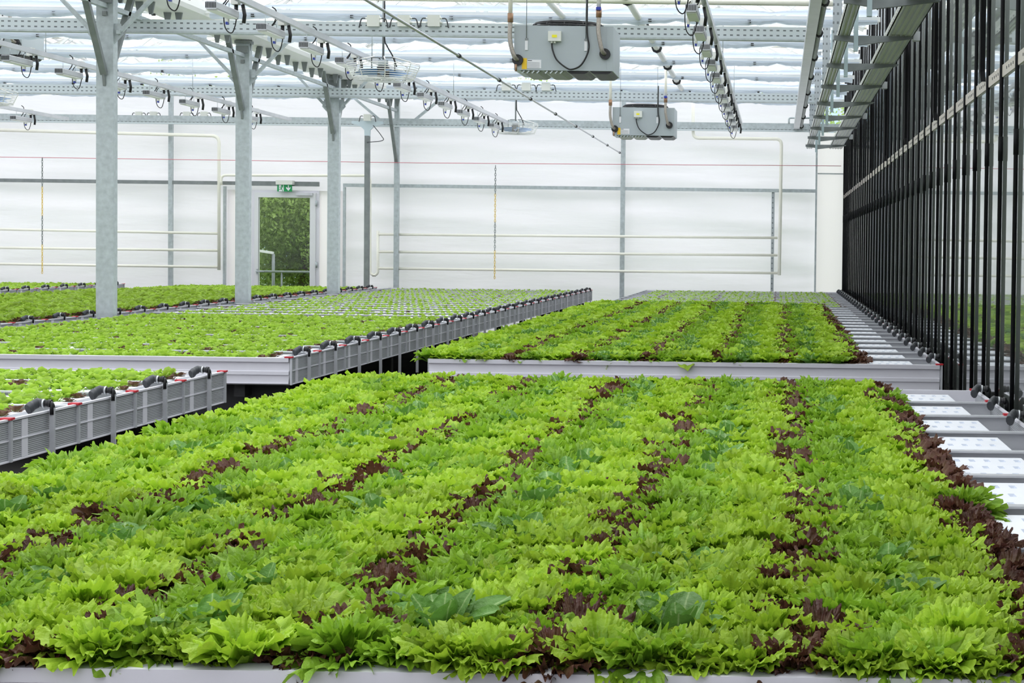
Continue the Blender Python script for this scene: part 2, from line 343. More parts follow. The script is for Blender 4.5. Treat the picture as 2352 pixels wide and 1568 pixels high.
# glass roof: zig-zag of venlo spans, ridges run towards the rear wall
rg = MB(); rb = MB(); span = 4.34; z0 = ZG + .12; z1 = ZG + 1.15
xs = [XC + span * k for k in range(-4, 3)]
for xa in xs[:-1]:
    xm = xa + span / 2; xb = xa + span
    rg.add([(xa, -6, z0), (xa, WALL, z0), (xm, WALL, z1), (xm, -6, z1)], [(0, 1, 2, 3)]); rg.add([(xb, -6, z0), (xb, WALL, z0), (xm, WALL, z1), (xm, -6, z1)], [(0, 3, 2, 1)])
    for k in range(32):
        y = -6 + k * 1.2
        if y > WALL: break
        rb.bar((xa, y, z0), (xm, y, z1), .03, .04); rb.bar((xb, y, z0), (xm, y, z1), .03, .04)
    rb.bar((xm, -6, z1), (xm, WALL, z1), .05, .06)
ceil = rg.build('ceiling', M['roof_glass']); struct(ceil); rb.build('glazing_bar', M['white'], ceil)

# ------------------------------------------------------------------ door
d = empty('door_1', (0, 0, 0), 'glazed white exit door in the rear wall, trees behind it', 'door'); d['kind'] = 'structure'
g0 = at(597, 453, WALL); g1 = at(715, 453, WALL); zt = dz1
fr = MB().box(dx0, dx0 + .06, WALL - .06, WALL + .02, 0, zt).box(dx1 - .06, dx1, WALL - .06, WALL + .02, 0, zt).box(dx0 + .06, dx1 - .06, WALL - .06, WALL + .02, zt - .05, zt)
fr.build('frame', M['alu_white'], d)
MB().box(dx0 + .06, g0.x, WALL - .09, WALL, .05, zt - .05).box(g1.x, dx1 - .06, WALL - .09, WALL, .05, zt - .05).box(g0.x, g1.x, WALL - .09, WALL, g0.z, zt - .05).box(g0.x, g1.x, WALL - .09, WALL, .05, .35).build('leaf', mat('door_leaf_grey', lin(226, 226, 228), .4), d)
MB().box(g0.x, g1.x, WALL - .05, WALL - .04, .35, g0.z).build('pane', M['door_glass'], d)
q0 = at(681, 443, WALL - .13); q1 = at(718, 449, WALL - .13)
MB().box(q0.x, q1.x, WALL - .15, WALL - .09, q1.z, q0.z).build('door_closer', M['alu'], d)
q = at(590, 623, WALL - .1); hb = MB().box(q.x - .012, q.x + .012, WALL - .11, WALL - .09, q.z - .05, q.z + .05).tube([(q.x, WALL - .12, q.z), (q.x, WALL - .16, q.z), (q.x + .16, WALL - .16, q.z)], .012)
hb.build('handle', M['galv'], d)
for py in (467, 608):
    q = at(727, py, WALL - .1); MB().tube([(q.x, WALL - .11, q.z - .06), (q.x, WALL - .11, q.z + .06)], .022).build('hinge', M['galv'], d)
# exit sign
es0 = at(635, 414, WALL - .2); es1 = at(673, 440, WALL - .2); cx = (es0.x + es1.x) / 2
e = empty('exit_sign', (cx, WALL - .2, es1.z), 'green exit sign with running figure above the rear door', 'sign')
hw = (es1.x - es0.x) / 2; hh = es0.z - es1.z
MB().box(-hw, hw, -.05, .12, hh * .62, hh).build('housing', M['box_white'], e)
pl = MB().box(-hw * .88, hw * .88, -.012, .012, 0, hh * .62).build('sign_plate', M['green_sign'], e)
sg = MB(); W2 = hw * .88; H2 = hh * .62
def sp(x, z): return ((x * 2 - 1) * W2, -.016, z * H2)
sg.add([sp(.12, .03), sp(.45, .03), sp(.45, .97), sp(.12, .97)], [(0, 1, 2, 3)])
sg.add([sp(.735, .92), sp(.80, .92), sp(.80, .5), sp(.9, .66), sp(.92, .5), sp(.767, .1), sp(.60, .5), sp(.62, .66), sp(.735, .5)], [(0, 1, 2, 8), (2, 3, 4, 5), (8, 2, 5), (8, 5, 6, 7)])
sg.build('white_symbol', M['paper'], e)
rn = MB()
def st(x0, z0, x1, z1, wd):
    a = Vector(sp(x0, z0)); b = Vector(sp(x1, z1)); a.y = b.y = -.019; dd = (b - a).normalized(); n = Vector((-dd.z, 0, dd.x)) * wd * H2
    rn.add([a + n, a - n, b - n, b + n], [(0, 1, 2, 3)])
st(.30, .62, .27, .36, .07); st(.27, .38, .17, .28, .04); st(.17, .28, .12, .3, .035); st(.27, .38, .36, .2, .045); st(.36, .2, .37, .05, .04)
st(.29, .66, .19, .62, .03); st(.19, .62, .17, .5, .03); st(.32, .62, .42, .5, .03)
a = Vector(sp(.345, .8)); rn.add([(a.x + .022 * math.cos(t), -.019, a.z + .022 * math.sin(t)) for t in np.linspace(0, 2 * PI, 10)[:-1]], [tuple(range(9))])
rn.build('running_figure', M['green_sign'], e)

# ------------------------------------------------------------------ outside, seen through the door and over the wall
o = MB().box(-40, 20, WALL + .3, 80, -.3, -.02).build('ground', M['grass']); struct(o)
def tree_mesh(seed, n, rad, hgt, z0):
    r = np.random.default_rng(seed); k = 14
    cl = np.stack([r.uniform(-1, 1, k) * rad * .7, r.uniform(-1, 1, k) * rad * .6, z0 + r.uniform(.1, .95, k) * hgt], 1); cr_ = r.uniform(.35, .6, k) * rad
    ci = r.integers(0, k, n); dv = r.normal(size=(n, 3)); dv /= np.linalg.norm(dv, axis=1)[:, None]
    P = cl[ci] + dv * cr_[ci][:, None] * r.uniform(.6, 1.05, n)[:, None]
    a = r.normal(size=(n, 3)); a /= np.linalg.norm(a, axis=1)[:, None]; b = np.cross(a, r.normal(size=(n, 3))); b /= np.linalg.norm(b, axis=1)[:, None]
    s = r.uniform(.03, .065, n)[:, None]
    V = np.stack([P - a * s, P + b * s * .5, P + a * s, P - b * s * .5], 1).reshape(-1, 3)
    return mesh_np('foliage', V, np.arange(4 * n).reshape(n, 4), 0, [M['foliage']], smooth=False)
tcount = 0
for tx, ty, rad, hg, z0_, lab in ((-10.8, 35.6, 1.9, 4.6, .1, 'bushy green tree outside, left half of the door glass'), (-9.1, 37.2, 2.2, 4.6, .1, 'dense green tree outside, right half of the door glass'), (-12.6, 39, 2.6, 4.8, .2, 'tall tree outside, showing over the rear wall at the far left'),
        (-5.5, 42, 3.0, 4.9, .6, 'tall tree outside over the rear wall, behind the nearer fan'), (-.5, 42, 3.0, 4.9, .6, 'tall tree outside over the rear wall, right of the far heater'), (-16, 42, 3.2, 5.0, .6, 'tallest tree outside, over the rear wall by the picture edge')):
    t = empty('tree', (tx, ty, 0), lab, 'tree', 'trees outside the greenhouse')
    MB().tube([(0, 0, 0), (.1, 0, hg * .4), (-.05, .1, hg * .8)], [.16, .12, .05]).build('trunk', M['bark'], t)
    ob = bpy.data.objects.new('foliage', tree_mesh(tcount + 5, 34000 if tcount < 2 else 14000, rad, hg, z0_)); C.objects.link(ob); ob.parent = t; tcount += 1
nb = empty('building', (0, 52, 0), 'pale neighbouring building with upright blue strips beyond the wall', 'building')
MB().box(-24, 8, 0, 6, 0, EYE + 5.3).build('wall', M['far_wall'], nb)
f = MB()
for k in range(60): f.box(-23.8 + k * .52, -23.8 + k * .52 + .22, -.04, 0, .5, EYE + 5.1)
f.build('window_strip', M['far_strip'], nb)
pa = at(628, 583, 33.5); pb = at(628, 720, 33.5)
ol = empty('street_lamp', (pa.x, 33.5, 0), 'grey outdoor lamp post seen through the door glass', 'lamp')
MB().tube([(0, 0, 0), (0, 0, pa.z)], .035).build('pole', M['galv_dark'], ol); MB().bar((-.36, 0, pa.z + .07), (.0, 0, pa.z + .02), .08, .05).build('lamp_head', M['white'], ol)
hz = at(660, 624, 33).z
rl = empty('railing', (-10, 33, 0), 'grey steel handrail outside, behind the door glass', 'railing')
MB().tube([(-1.2, 0, hz), (1.6, 0, hz)], .026).build('handrail', M['galv_dark'], rl)
q = at(647, 640, 33).x + 10
for xx in (q, q + 1.5, q - 1.3): MB().tube([(xx, 0, 0), (xx, 0, hz)], .02).build('post', M['galv_dark'], rl)

# ------------------------------------------------------------------ columns, gutter, girders
cl_names = ['large', 'next', 'third', 'rear']
for i, y in enumerate((17.63, 22.13, 26.63)):
    lab = ['widest galvanised steel column at the left, nearest the camera', 'galvanised steel column standing just left of the exit door', 'galvanised steel column standing just right of the exit door'][i]
    c = empty('steel_column', (XC - .005, y, 0), lab, 'column', 'row of steel columns')
    t = EYE + 2.8
    MB().box(-.095, .095, -.06, .06, 0, t).build('shaft', M['galv'], c)
    MB().box(-.11, .11, -.08, .08, t - .02, t + .02).box(-.08, .08, -.1, .1, t - .16, t - .06).build('top_plate', M['galv_dark'], c)
    for sg_ in (-1, 1):
        MB().bar((sg_ * .13, -.02, EYE + 2.3), (sg_ * .75, -.02, EYE + 2.95), .04, .05).build('knee_brace', M['galv'], c)
        MB().add([(sg_ * .09, -.03, EYE + 2.18), (sg_ * .2, -.03, EYE + 2.3), (sg_ * .17, -.03, EYE + 2.42), (sg_ * .09, -.03, EYE + 2.42)], [(0, 1, 2, 3)]).box(sg_ * .15 - .022, sg_ * .15 + .022, -.06, -.02, EYE + 2.3, EYE + 2.345).build('gusset', M['galv'], c)
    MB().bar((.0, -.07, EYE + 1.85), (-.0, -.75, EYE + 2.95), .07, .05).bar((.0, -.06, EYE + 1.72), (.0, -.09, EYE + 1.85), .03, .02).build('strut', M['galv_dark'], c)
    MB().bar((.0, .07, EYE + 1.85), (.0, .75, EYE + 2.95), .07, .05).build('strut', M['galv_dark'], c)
    MB().box(-.02, .03, -.085, -.06, EYE + 2.5, EYE + 2.55).build('bolt', M['galv_dark'], c)
# wall column with braces
c = empty('steel_column', (at(911, 500, WALL - .25).x, WALL - .25, 0), 'slim steel column against the rear wall, sloping braces at its top', 'column', 'row of steel columns')
MB().box(-.045, .045, -.05, .05, 0, EYE + 2.85).build('shaft', M['galv'], c)
for sg_ in (-1, 1): MB().bar((sg_ * .25, 0, EYE + 2.35), (sg_ * .85, 0, EYE + 2.85), .045, .05).build('knee_brace', M['galv'], c)
MB().bar((0, -.05, EYE + 1.6), (0, -.75, EYE + 2.8), .06, .05).build('strut', M['galv_dark'], c)
# dark slim post with flared head
p = at(843, 500, 30.3); hz = at(843, 282, 30.3).z
c = empty('steel_post', (p.x, 30.3, 0), 'slim dark steel post with flared head right of the door', 'post')
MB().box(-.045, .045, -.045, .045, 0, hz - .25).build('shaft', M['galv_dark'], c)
MB().extr_y([(-.05, hz - .26), (.05, hz - .26), (.055, hz - .14), (.13, hz - .07), (.3, hz - .02), (.3, hz + .03), (-.3, hz + .03), (-.3, hz - .02), (-.13, hz - .07), (-.055, hz - .14)], -.03, .03).build('flared_head', mat('pale_steel', lin(200, 214, 220), .45, .2), c)
MB().tube(smooth_path([(.12, -.04, hz - .05), (.28, -.04, hz - .25), (.3, -.04, hz - .34), (.0, -.05, hz - .38)]), .008, 5).build('cable', M['vent'], c)
# valley gutter
g = empty('valley_gutter', (XC, 0, 0), 'wide white roof gutter running above the steel columns', 'gutter')
MB().extr_y([(-.34, ZG + .0), (-.31, ZG - .05), (.31, ZG - .05), (.34, ZG + .0), (.34, ZG + .1), (-.34, ZG + .1)], -5, WALL - .3).build('trough', M['white'], g)
MB().bar((.0, -5, ZG - .27), (.0, WALL - .3, ZG - .27), .06, .05).build('tie_rail', M['galv'], g)
for k in range(26):
    y = 9.2 + k * .86
    a = MB()
    for s_ in (-.07, .07): a.extr_y([(s_ - .045, ZG - .05), (s_ + .045, ZG - .05), (s_ + .02, ZG - .2), (s_ - .02, ZG - .2)], y, y + .03)
    a.build('bracket', M['galv_dark'], g)
# cross girders of perforated steel
for i, (y, z, lab, x1) in enumerate(((18.55, EYE + 2.53, 'nearest perforated steel girder crossing under the roof', .45), (26.45, EYE + 2.53, 'perforated steel girder in line with the top of the rear wall', .8), (WALL - .3, EYE + 2.36, 'lowest perforated girder, fixed across the rear wall', 1.25))):
    gr = empty('perforated_girder', (0, y, z), lab, 'beam', 'perforated steel girders')
    if i < 2:
        MB().extr_x([(-.03, -.07), (.03, -.07), (.03, .07), (-.03, .07)], -22, x1).build('web', M['perf'], gr)
        MB().extr_x([(-.06, -.09), (.06, -.09), (.06, -.07), (-.06, -.07)], -22, x1).build('flange', M['galv'], gr)
    else:
        MB().extr_x([(-.04, -.03), (.04, -.03), (.04, .09), (-.04, .09)], -22, x1).build('web', M['galv'], gr)
        MB().extr_x([(-.03, -.075), (.03, -.075), (.03, -.03), (-.03, -.03)], -22, x1).build('slotted_strip', M['perf'], gr)

# ------------------------------------------------------------------ roof trusses and folded screens
def screen(y, i):
    t = empty('roof_truss', (0, y, ZG), f'white lattice roof truss, {ordn(i)} nearest of those crossing overhead', 'truss', 'lattice roof trusses')
    X0, X1 = -20.5, 1.24
    MB().box(X0, X1, -.03, .03, -.03, .03).build('bottom_chord', M['white'], t)
    MB().box(X0, X1, -.025, .025, .5, .55).build('top_chord', M['white'], t)
    a = MB(); st_ = .62; n = int((X1 - X0) / st_)
    for k in range(n):
        xa = X0 + k * st_; a.bar((xa, 0, 0 if k % 2 else .5), (xa + st_, 0, .5 if k % 2 else 0), .03, .03, side=(0, 1, 0))
    a.build('lattice_bracing', M['white'], t)
    s = empty('shade_screen', (0, y - .06, ZG), f'folded roof shade screen under the {ordn(i)} nearest truss', 'screen', 'folded shade screens')
    r = np.random.default_rng(i + 50); xs_ = np.arange(X0, X1, .07); ph = r.uniform(0, 6)
    def sheet(zf, yf, nm, m):
        nv = len(zf); V = []; 
        for j in range(nv):
            V.append(np.stack([xs_, yf[j], zf[j]], 1))
        V = np.concatenate(V); L = len(xs_); q = []
        for j in range(nv - 1):
            ii = np.arange(L - 1); ii = ii[(xs_[:-1] > XC + .36) | (xs_[1:] < XC - .36)] + j * L; q.append(np.stack([ii, ii + 1, ii + L + 1, ii + L], 1))
        o = bpy.data.objects.new(nm, mesh_np(nm, V, np.concatenate(q), 0, [m])); C.objects.link(o); o.parent = s
    sc_ = np.abs(np.sin((xs_ + ph) * PI / 1.24 * 1.0)) ** .6; wob = r.normal(0, .006, len(xs_))
    sheet([-.02 + 0 * xs_, -.045 - .02 * sc_, -.045 - .045 * sc_ + wob, -.05 - .055 * sc_ + wob], [-.04 + 0 * xs_, -.07 + wob, -.05 + wob * 2, .02 + wob], 'hanging_hem', M['screen_shaded'])
    bl = np.abs(np.sin((xs_ + ph * 2) * PI / 2.1)) ** .5
    sheet([.03 + 0 * xs_, .04 + .03 * bl, .05 + .05 * bl + wob, .04 + .06 * bl, .02 + 0 * xs_], [-.05 + 0 * xs_, -.13 + wob, -.11 + wob * 2, .02 + wob, .12 + wob], 'folded_cloth', M['screen_sheen'])
    # the part drawn back, a tent of white cloth rising to each hook
    sheet([.16 + .10 * (1 - sc_), .22 + .12 * (1 - sc_), .33 + .1 * (1 - sc_)], [.15 + wob, .5 + wob, .95 + 0 * xs_], 'drawn_cloth', M['screen_white'])
    MB().tube([(X0, .95, .33), (X1, .95, .33)], .022, 6).build('drive_tube', M['cream'], s)
    for k in range(14):
        hx = X1 - .4 - k * 1.24; MB().box(hx - .02, hx + .02, -.06, -.02, -.075, -.04).build('trolley', M['black'], s)
ys = [13.15, 15.38, 17.6, 19.75, 21.95, 24.15, 26.35, 28.55, 30.6]
for i, y in enumerate(ys): screen(y, i)
# cream cross pipe at the very top of the picture
p = at(1200, 3, 18.1)
cp = MB().tube([(-6.2, 18.1, p.z + .02), (.62, 18.1, p.z + .02)], .035, 8); tag(cp.build('heating_pipe', M['cream']), 'cream pipe crossing under the roof along the top edge', 'pipe')

# ------------------------------------------------------------------ pipes that run towards the rear wall
def ypipe(xz, zrel, y0, y1, r, m, lab, nm='roof_pipe', collars=0, sq=False):
    X = -xz * zrel; b = MB()
    if sq: b.bar((X, y0, EYE + zrel), (X, y1, EYE + zrel), r * 2, r * 1.6)
    else: b.tube([(X, y0, EYE + zrel), (X, y1, EYE + zrel)], r, 8)
    if collars:
        o = empty(nm, (0, 0, 0), lab, 'pipe'); b.build('pipe_run', m, o); c_ = MB()
        for k in range(collars):
            y = y1 - .3 - k * 2.2; c_ = MB().tube([(X, y, EYE + zrel), (X, y + .07, EYE + zrel)], r * 1.7, 8); c_.build('collar', M['black'], o)
    else: tag(b.build(nm, m), lab, 'pipe')
ypipe(1.71, 1.83, 8, WALL - .2, .013, M['alu'], 'long thin steel conduit slanting from top to the far heater', collars=8)
ypipe(.625, 2.86, 12, 29.5, .045, M['white'], 'thick white pipe under the roof between the two heaters', 'roof_pipe', 6)
ypipe(.955, 2.86, 12, 20.8, .04, M['white'], 'white pipe coming down behind the nearer heater', 'roof_pipe')
ypipe(-.137, 2.38, 9, WALL - .3, .055, M['alu'], 'flat grey duct running to the rear wall, upper right', 'cable_duct', sq=True)
ypipe(-.174, 2.38, 9, WALL - .3, .03, M['galv_dark'], 'steel pipe with black collars beside the grey duct', 'roof_pipe', 9)

# ------------------------------------------------------------------ lamp rails, lamps
lamp0 = None
def make_lamp(loc, label):
    o = empty('grow_lamp', loc, label, 'lamp', 'grow lamps')
    MB().bevbox(-.055, .055, 0, .60, -.035, .04, .012).build('housing', M['alu'], o)
    MB().bevbox(-.05, .05, 0.03, .57, -.045, -.035, .003).build('lamp_cover', M['white'], o)
    v = MB()
    for k in range(7): v.box(-.05 + k * .0148, -.042 + k * .0148, -.006, .001, -.022, .03)
    v.build('vent_grille', M['vent'], o)
    for y in (.12, .48): MB().tube([(0, y, .04), (0, y, .13)], .004, 5).build('hanger', M['galv'], o)
    MB().tube(smooth_path([(-.04, .62, .16), (-.09, .6, .06), (-.08, .6, -.12), (-.02, .62, -.17), (.02, .62, -.05), (.02, .62, .12)]), .006, 5).build('power_cable', M['black'], o)
    MB().tube([(.02, .62, .12), (.02, .62, -.04)], .019, 6).tube([(.09, .6, .1), (.11, .6, 0), (.1, .6, -.08)], .018, 6).build('plug', M['black'], o)
    MB().box(-.075, -.045, .58, .62, -.07, .0).build('socket', M['box_white'], o)
    MB().box(-.07, -.05, .58, .62, -.095, -.07).build('socket_cap', M['blue'], o)
    MB().box(-.02, .05, .58, .66, .1, .2).build('terminal_box', M['box_white'], o)
    MB().tube(smooth_path([(.03, .25, .24), (.07, .25, .2), (.06, .25, .1), (.02, .25, .04)]), .007, 5).build('cable_loop', M['black'], o)
    return o
rails = [(-13.6, 2.30, 'far left', 23.5), (-9.35, 2.34, 'left', 14.6), (-5.2, 2.33, 'middle', 12.9), (-.74, 2.36, 'right', 12.9)]
for X, zr, nm, y0 in rails:
    o = empty('lamp_rail', (X, 0, EYE + zr), f'steel rail carrying the {nm} row of grow lamps', 'rail', 'lamp rails')
    MB().bar((0, 9, 0), (0, 30.0, 0), .05, .06).build('rail_profile', M['alu'], o)
    for k in range(3): MB().tube([(0, 15 + k * 5, .03), (0, 15 + k * 5, .55)], .006, 5).build('suspension_rod', M['galv'], o)
    n = 0
    ylist = [y0 + .3 + k * 1.42 for k in range(12)]
    for y in ylist:
        if y > 28.9: break
        lab = f'grow lamp hanging from the {nm} lamp rail, {ordn(n)} from the front'
        loc = (X - .1, y, EYE + zr - .14)
        if lamp0 is None: lamp0 = make_lamp(loc, lab)
        else:
            c = copy_tree(lamp0); c.location = loc; c['label'] = lab
        n += 1

# ------------------------------------------------------------------ ceiling fans
def make_fan(loc, label):
    o = empty('ceiling_fan', loc, label, 'fan', 'caged ceiling fans')
    R = .43; g = MB()
    for k in range(7):
        t = k / 6; r = R - .07 * t; z = .16 - .15 * t
        g.tube([(r * math.cos(a), r * math.sin(a), z) for a in np.linspace(0, 2 * PI, 33)], .0045, 5, cap=False)
    for k in range(6):
        r = .36 - k * .055; g.tube([(r * math.cos(a), r * math.sin(a), -.005) for a in np.linspace(0, 2 * PI, 25)], .003, 4, cap=False)
    for k in range(8):
        a = k * PI / 4 + .3; c, s = math.cos(a), math.sin(a)
        g.tube([(c * .15, s * .15, .26), (c * R, s * R, .19), (c * R, s * R, .16), (c * .36, s * .36, .01), (c * .05, s * .05, -.005)], .006, 5)
    g.build('guard_cage', M['white'], o)
    for k in range(5):
        a = k * 2 * PI / 5; b = MB(); n = 6; vs = []
        for j in range(n):
            r = .07 + j * .054; tw = .05 - .006 * j; da = .12 + .03 * j
            vs += [(r * math.cos(a - da), r * math.sin(a - da), .07 - tw), (r * math.cos(a + da), r * math.sin(a + da), .07 + tw)]
        b.add(vs, [(2 * j, 2 * j + 2, 2 * j + 3, 2 * j + 1) for j in range(n - 1)], 0, True); b.build('blade', M['blade'], o)
    MB().tube([(0, 0, .02), (0, 0, .15)], .075, 16).build('motor', M['black'], o)
    MB().tube([(0, 0, .15), (0, 0, .23)], .06, 14).build('motor_cover', M['grey_box'], o)
    MB().box(-.15, .15, -.02, .02, .255, .265).tube([(-.14, 0, .26), (-.14, 0, .1)], .008, 5).tube([(.14, 0, .26), (.14, 0, .1)], .008, 5).tube([(0, 0, .2), (0, 0, .95)], .014, 6).build('mounting_bracket', M['galv_dark'], o)
    MB().tube(smooth_path([(.02, -.02, .95), (.02, -.02, .5), (.05, -.02, .4), (.12, -.03, .28), (.17, -.03, .15)]), .009, 5).build('power_cable', M['black'], o)
    return o
pf = at(880, 182, 19.0); f0 = make_fan((pf.x, 19.0, pf.z), 'nearer white caged fan hanging beside the nearer heater')
for px, py, Y, lab in ((1184, 306, 30.0, 'small far caged fan hanging in front of the rear wall'), (-28, 238, 24.5, 'white caged fan cut off by the left picture edge')):
    c = copy_tree(f0); q = at(px, py, Y); c.location = (q.x, Y, q.z); c['label'] = lab

# ------------------------------------------------------------------ heaters
def make_heater(loc, label):
    o = empty('unit_heater', loc, label, 'heater', 'grey unit heaters')
    W, D, Hh = 1.0, .68, .45
    cs = MB().box(-W / 2, W / 2, 0, D, 0, Hh).box(-W / 2 + .93, -W / 2 + .935, -.003, 0, .01, Hh - .01).build('casing', M['grey_box'], o)
    gd = MB()
    for r, z in ((.38, .02), (.36, .045), (.34, .06), (.28, .06), (.2, .06), (.12, .06)):
        gd.tube([(r * math.cos(a), D / 2 + r * math.sin(a) * .8, Hh + z) for a in np.linspace(0, 2 * PI, 29)], .008, 5, cap=False)
    for k in range(12):
        a = k * PI / 6; c, s = math.cos(a), math.sin(a) * .8; gd.tube([(c * .1, D / 2 + s * .1, Hh + .06), (c * .36, D / 2 + s * .36, Hh + .05), (c * .39, D / 2 + s * .39, Hh + .0)], .007, 5)
    gd.build('fan_guard', M['black'], o); MB().tube([(0, D / 2, Hh), (0, D / 2, Hh + .055)], .1, 14).build('motor', M['black'], o)
    for k in range(4):
        x0 = -.44 + k * .235; b = MB().extr_y([(x0 + .0, 0), (x0 + .225, 0), (x0 + .2, -.022), (x0 + .18, -.03), (x0 + .045, -.03), (x0 + .025, -.022)], .02, D - .04)
        ob = b.build('outlet_louvre', M['olive'] if k < 2 else M['black'], o)
        if k >= 2: ob['label'] = 'black closed louvre'
        if k < 2:
            sl = MB()
            for j in range(4): sl.bar((x0 + .02 + j * .05, .005, -.03), (x0 + .045 + j * .05, .005, -.006), .01, .012)
            sl.build('slat', M['galv'], ob)
    jb = MB().box(-.15, -.02, -.055, 0, .29, .39).build('terminal_box', M['box_white'], o)
    MB().box(-.11, -.06, -.058, -.055, .325, .352).build('warning_label', M['yellow_bright'], jb)
    MB().tube([(-.115, -.03, .27), (-.115, -.03, .29)], .012).tube([(-.085, -.03, .27), (-.085, -.03, .29)], .012).build('cable_gland', M['box_white'], jb)
    MB().tube(smooth_path([(-.115, -.03, .27), (-.105, -.03, .2), (-.06, -.04, .1), (.04, -.04, .02), (.1, -.04, .01), (.18, -.04, .05), (.24, -.04, .15), (.26, -.03, .25), (.24, -.03, .4), (.24, -.03, .8)]), .009, 6).build('power_cable', M['black'], o)
    MB().box(-.42, -.37, -.004, 0, .01, .12).build('warning_sticker', M['yellow'], o)
    pl = MB().box(-.365, -.225, -.004, 0, .02, .105).build('rating_plate', M['paper'], o)
    tx = MB().box(-.36, -.318, -.006, -.004, .093, .1)
    for k in range(5): tx.box(-.36, -.24, -.006, -.004, .028 + k * .012, .0295 + k * .012)
    tx.build('plate_print', M['ink'], pl)
    for x in (-.375, .225):
        MB().box(x - .014, x + .014, -.01, 0, .2, .3).build('hanger_plate', M['paper'], o); MB().box(x - .014, x + .014, -.016, 0, .3, .32).tube([(x, -.01, .31), (x, -.01, 1.1)], .004, 5).build('suspension_rod', M['galv_dark'], o)
    for nm, x, z, xt, top in (('flow', -.46, .10, -.53, .56), ('return', .42, .17, .36, .62)):
        MB().tube([(x, -.03, z), (x, 0, z)], .055, 18).build('pipe_flange', M['black'], o)
        MB().tube(smooth_path([(x, -.02, z), (x - .02, -.07, z + .02), (xt + .02, -.08, z + .1), (xt, -.08, z + .22), (xt, -.06, top - .08)]), .022, 8).build('hose', M['hose'], o)
        MB().tube([(xt, -.06, top - .09), (xt, -.06, top + .0)], [.028, .03], 8).build('hose_fitting', M['copper'], o)
        MB().tube([(xt, -.06, top), (xt, -.06, 1.1)], .022, 8).build('riser_pipe', M['cream'], o)
    MB().box(.335, .385, -.1, -.07, .6, .63).build('valve_handle', M['blue'], o)
    MB().tube([(-.47, -.06, .05), (-.47, -.06, -.02)], .012, 6).build('drain_valve', M['copper'], o)
    return o
q = at(1294, 162, 15.9); h0 = make_heater((q.x, 15.9, q.z), 'larger grey unit heater hanging at top centre, nearest the camera')
q = at(1477.5, 311, 25.4); c = copy_tree(h0); c.location = (q.x, 25.4, q.z); c['label'] = 'smaller grey unit heater hanging farther back, right of the first'
q = at(-30, 124, 22.5); c = copy_tree(h0); c.location = (q.x, 22.5, q.z); c['label'] = 'unit heater cut off at the left picture edge, black guard visible'

# ------------------------------------------------------------------ junction boxes
def jbox(px, py, Y, lab, s=1.0):
    q = at(px, py, Y); o = empty('junction_box', q, lab, 'junction box', 'white junction boxes on the girders')
    MB().box(-.075 * s, .075 * s, -.03, .03, -.07 * s, .07 * s).build('enclosure', M['box_white'], o)
    a = MB()
    for sg_ in (-1, 1):
        for z in (-.02, .03): a.tube([(sg_ * .075 * s, 0, z), (sg_ * .1 * s, 0, z)], .012)
    a.build('cable_gland', M['box_white'], o)
    for sg_ in (-1, 1): MB().tube(smooth_path([(sg_ * .1 * s, 0, .03), (sg_ * .15 * s, 0, .02), (sg_ * .18 * s, 0, -.08)]), .008, 5).build('cable', M['vent'], o)
wd = ['leftmost', 'middle', 'rightmost']
for i, px in enumerate((858, 928, 997)): jbox(px, 48, 18.5, f'{wd[i]} of three junction boxes on the nearest girder', .95)
for i, px in enumerate((1163, 1209, 1254)): jbox(px, 199, 26.4, f'{wd[i]} of three junction boxes on the second girder', .95)
for i, px in enumerate((319, 353, 429, 469)): jbox(px, 263, WALL - .3, f'{ordn(i)} junction box from the left on the wall girder', .8)
jbox(844, 270, 30.2, 'junction box on the flared head of the dark post', .9)

# ------------------------------------------------------------------ heating pipes on the rear wall
Yp = WALL - .22
def pp(px, py, Y=Yp): return tuple(at(px, py, Y))
L = empty('wall_heating_pipe', (0, 0, 0), 'cream heating pipe loop on the rear wall, left of the door', 'pipe', 'cream wall heating pipes')
MB().tube(round_path([pp(-60, 297), pp(503, 312), pp(503, 620)], .14), .033, 8).build('main_pipe', M['cream'], L)
for ya, yb in ((525, 536), (568, 575), (605, 613)): MB().tube([pp(-60, ya), pp(500, yb)], .026, 8).build('cross_pipe', M['cream'], L)
R_ = empty('wall_heating_pipe', (0, 0, 0), 'cream heating pipe loop on the rear wall, right of the door', 'pipe', 'cream wall heating pipes')
MB().tube(round_path([pp(508, 425), pp(508, 402), pp(850, 403), pp(850, 632), pp(868, 632), pp(868, 530)], .1), .027, 8).build('feed_pipe', M['cream'], R_)
MB().tube(round_path([pp(1592, 225), pp(1592, 317), pp(1795, 319), pp(1790, 632)], .12), .032, 8).build('main_pipe', M['cream'], R_)
for ya, yb in ((538, 546), (578, 586), (616, 627)): MB().tube([pp(868, ya), pp(1786, yb)], .026, 8).build('cross_pipe', M['cream'], R_)

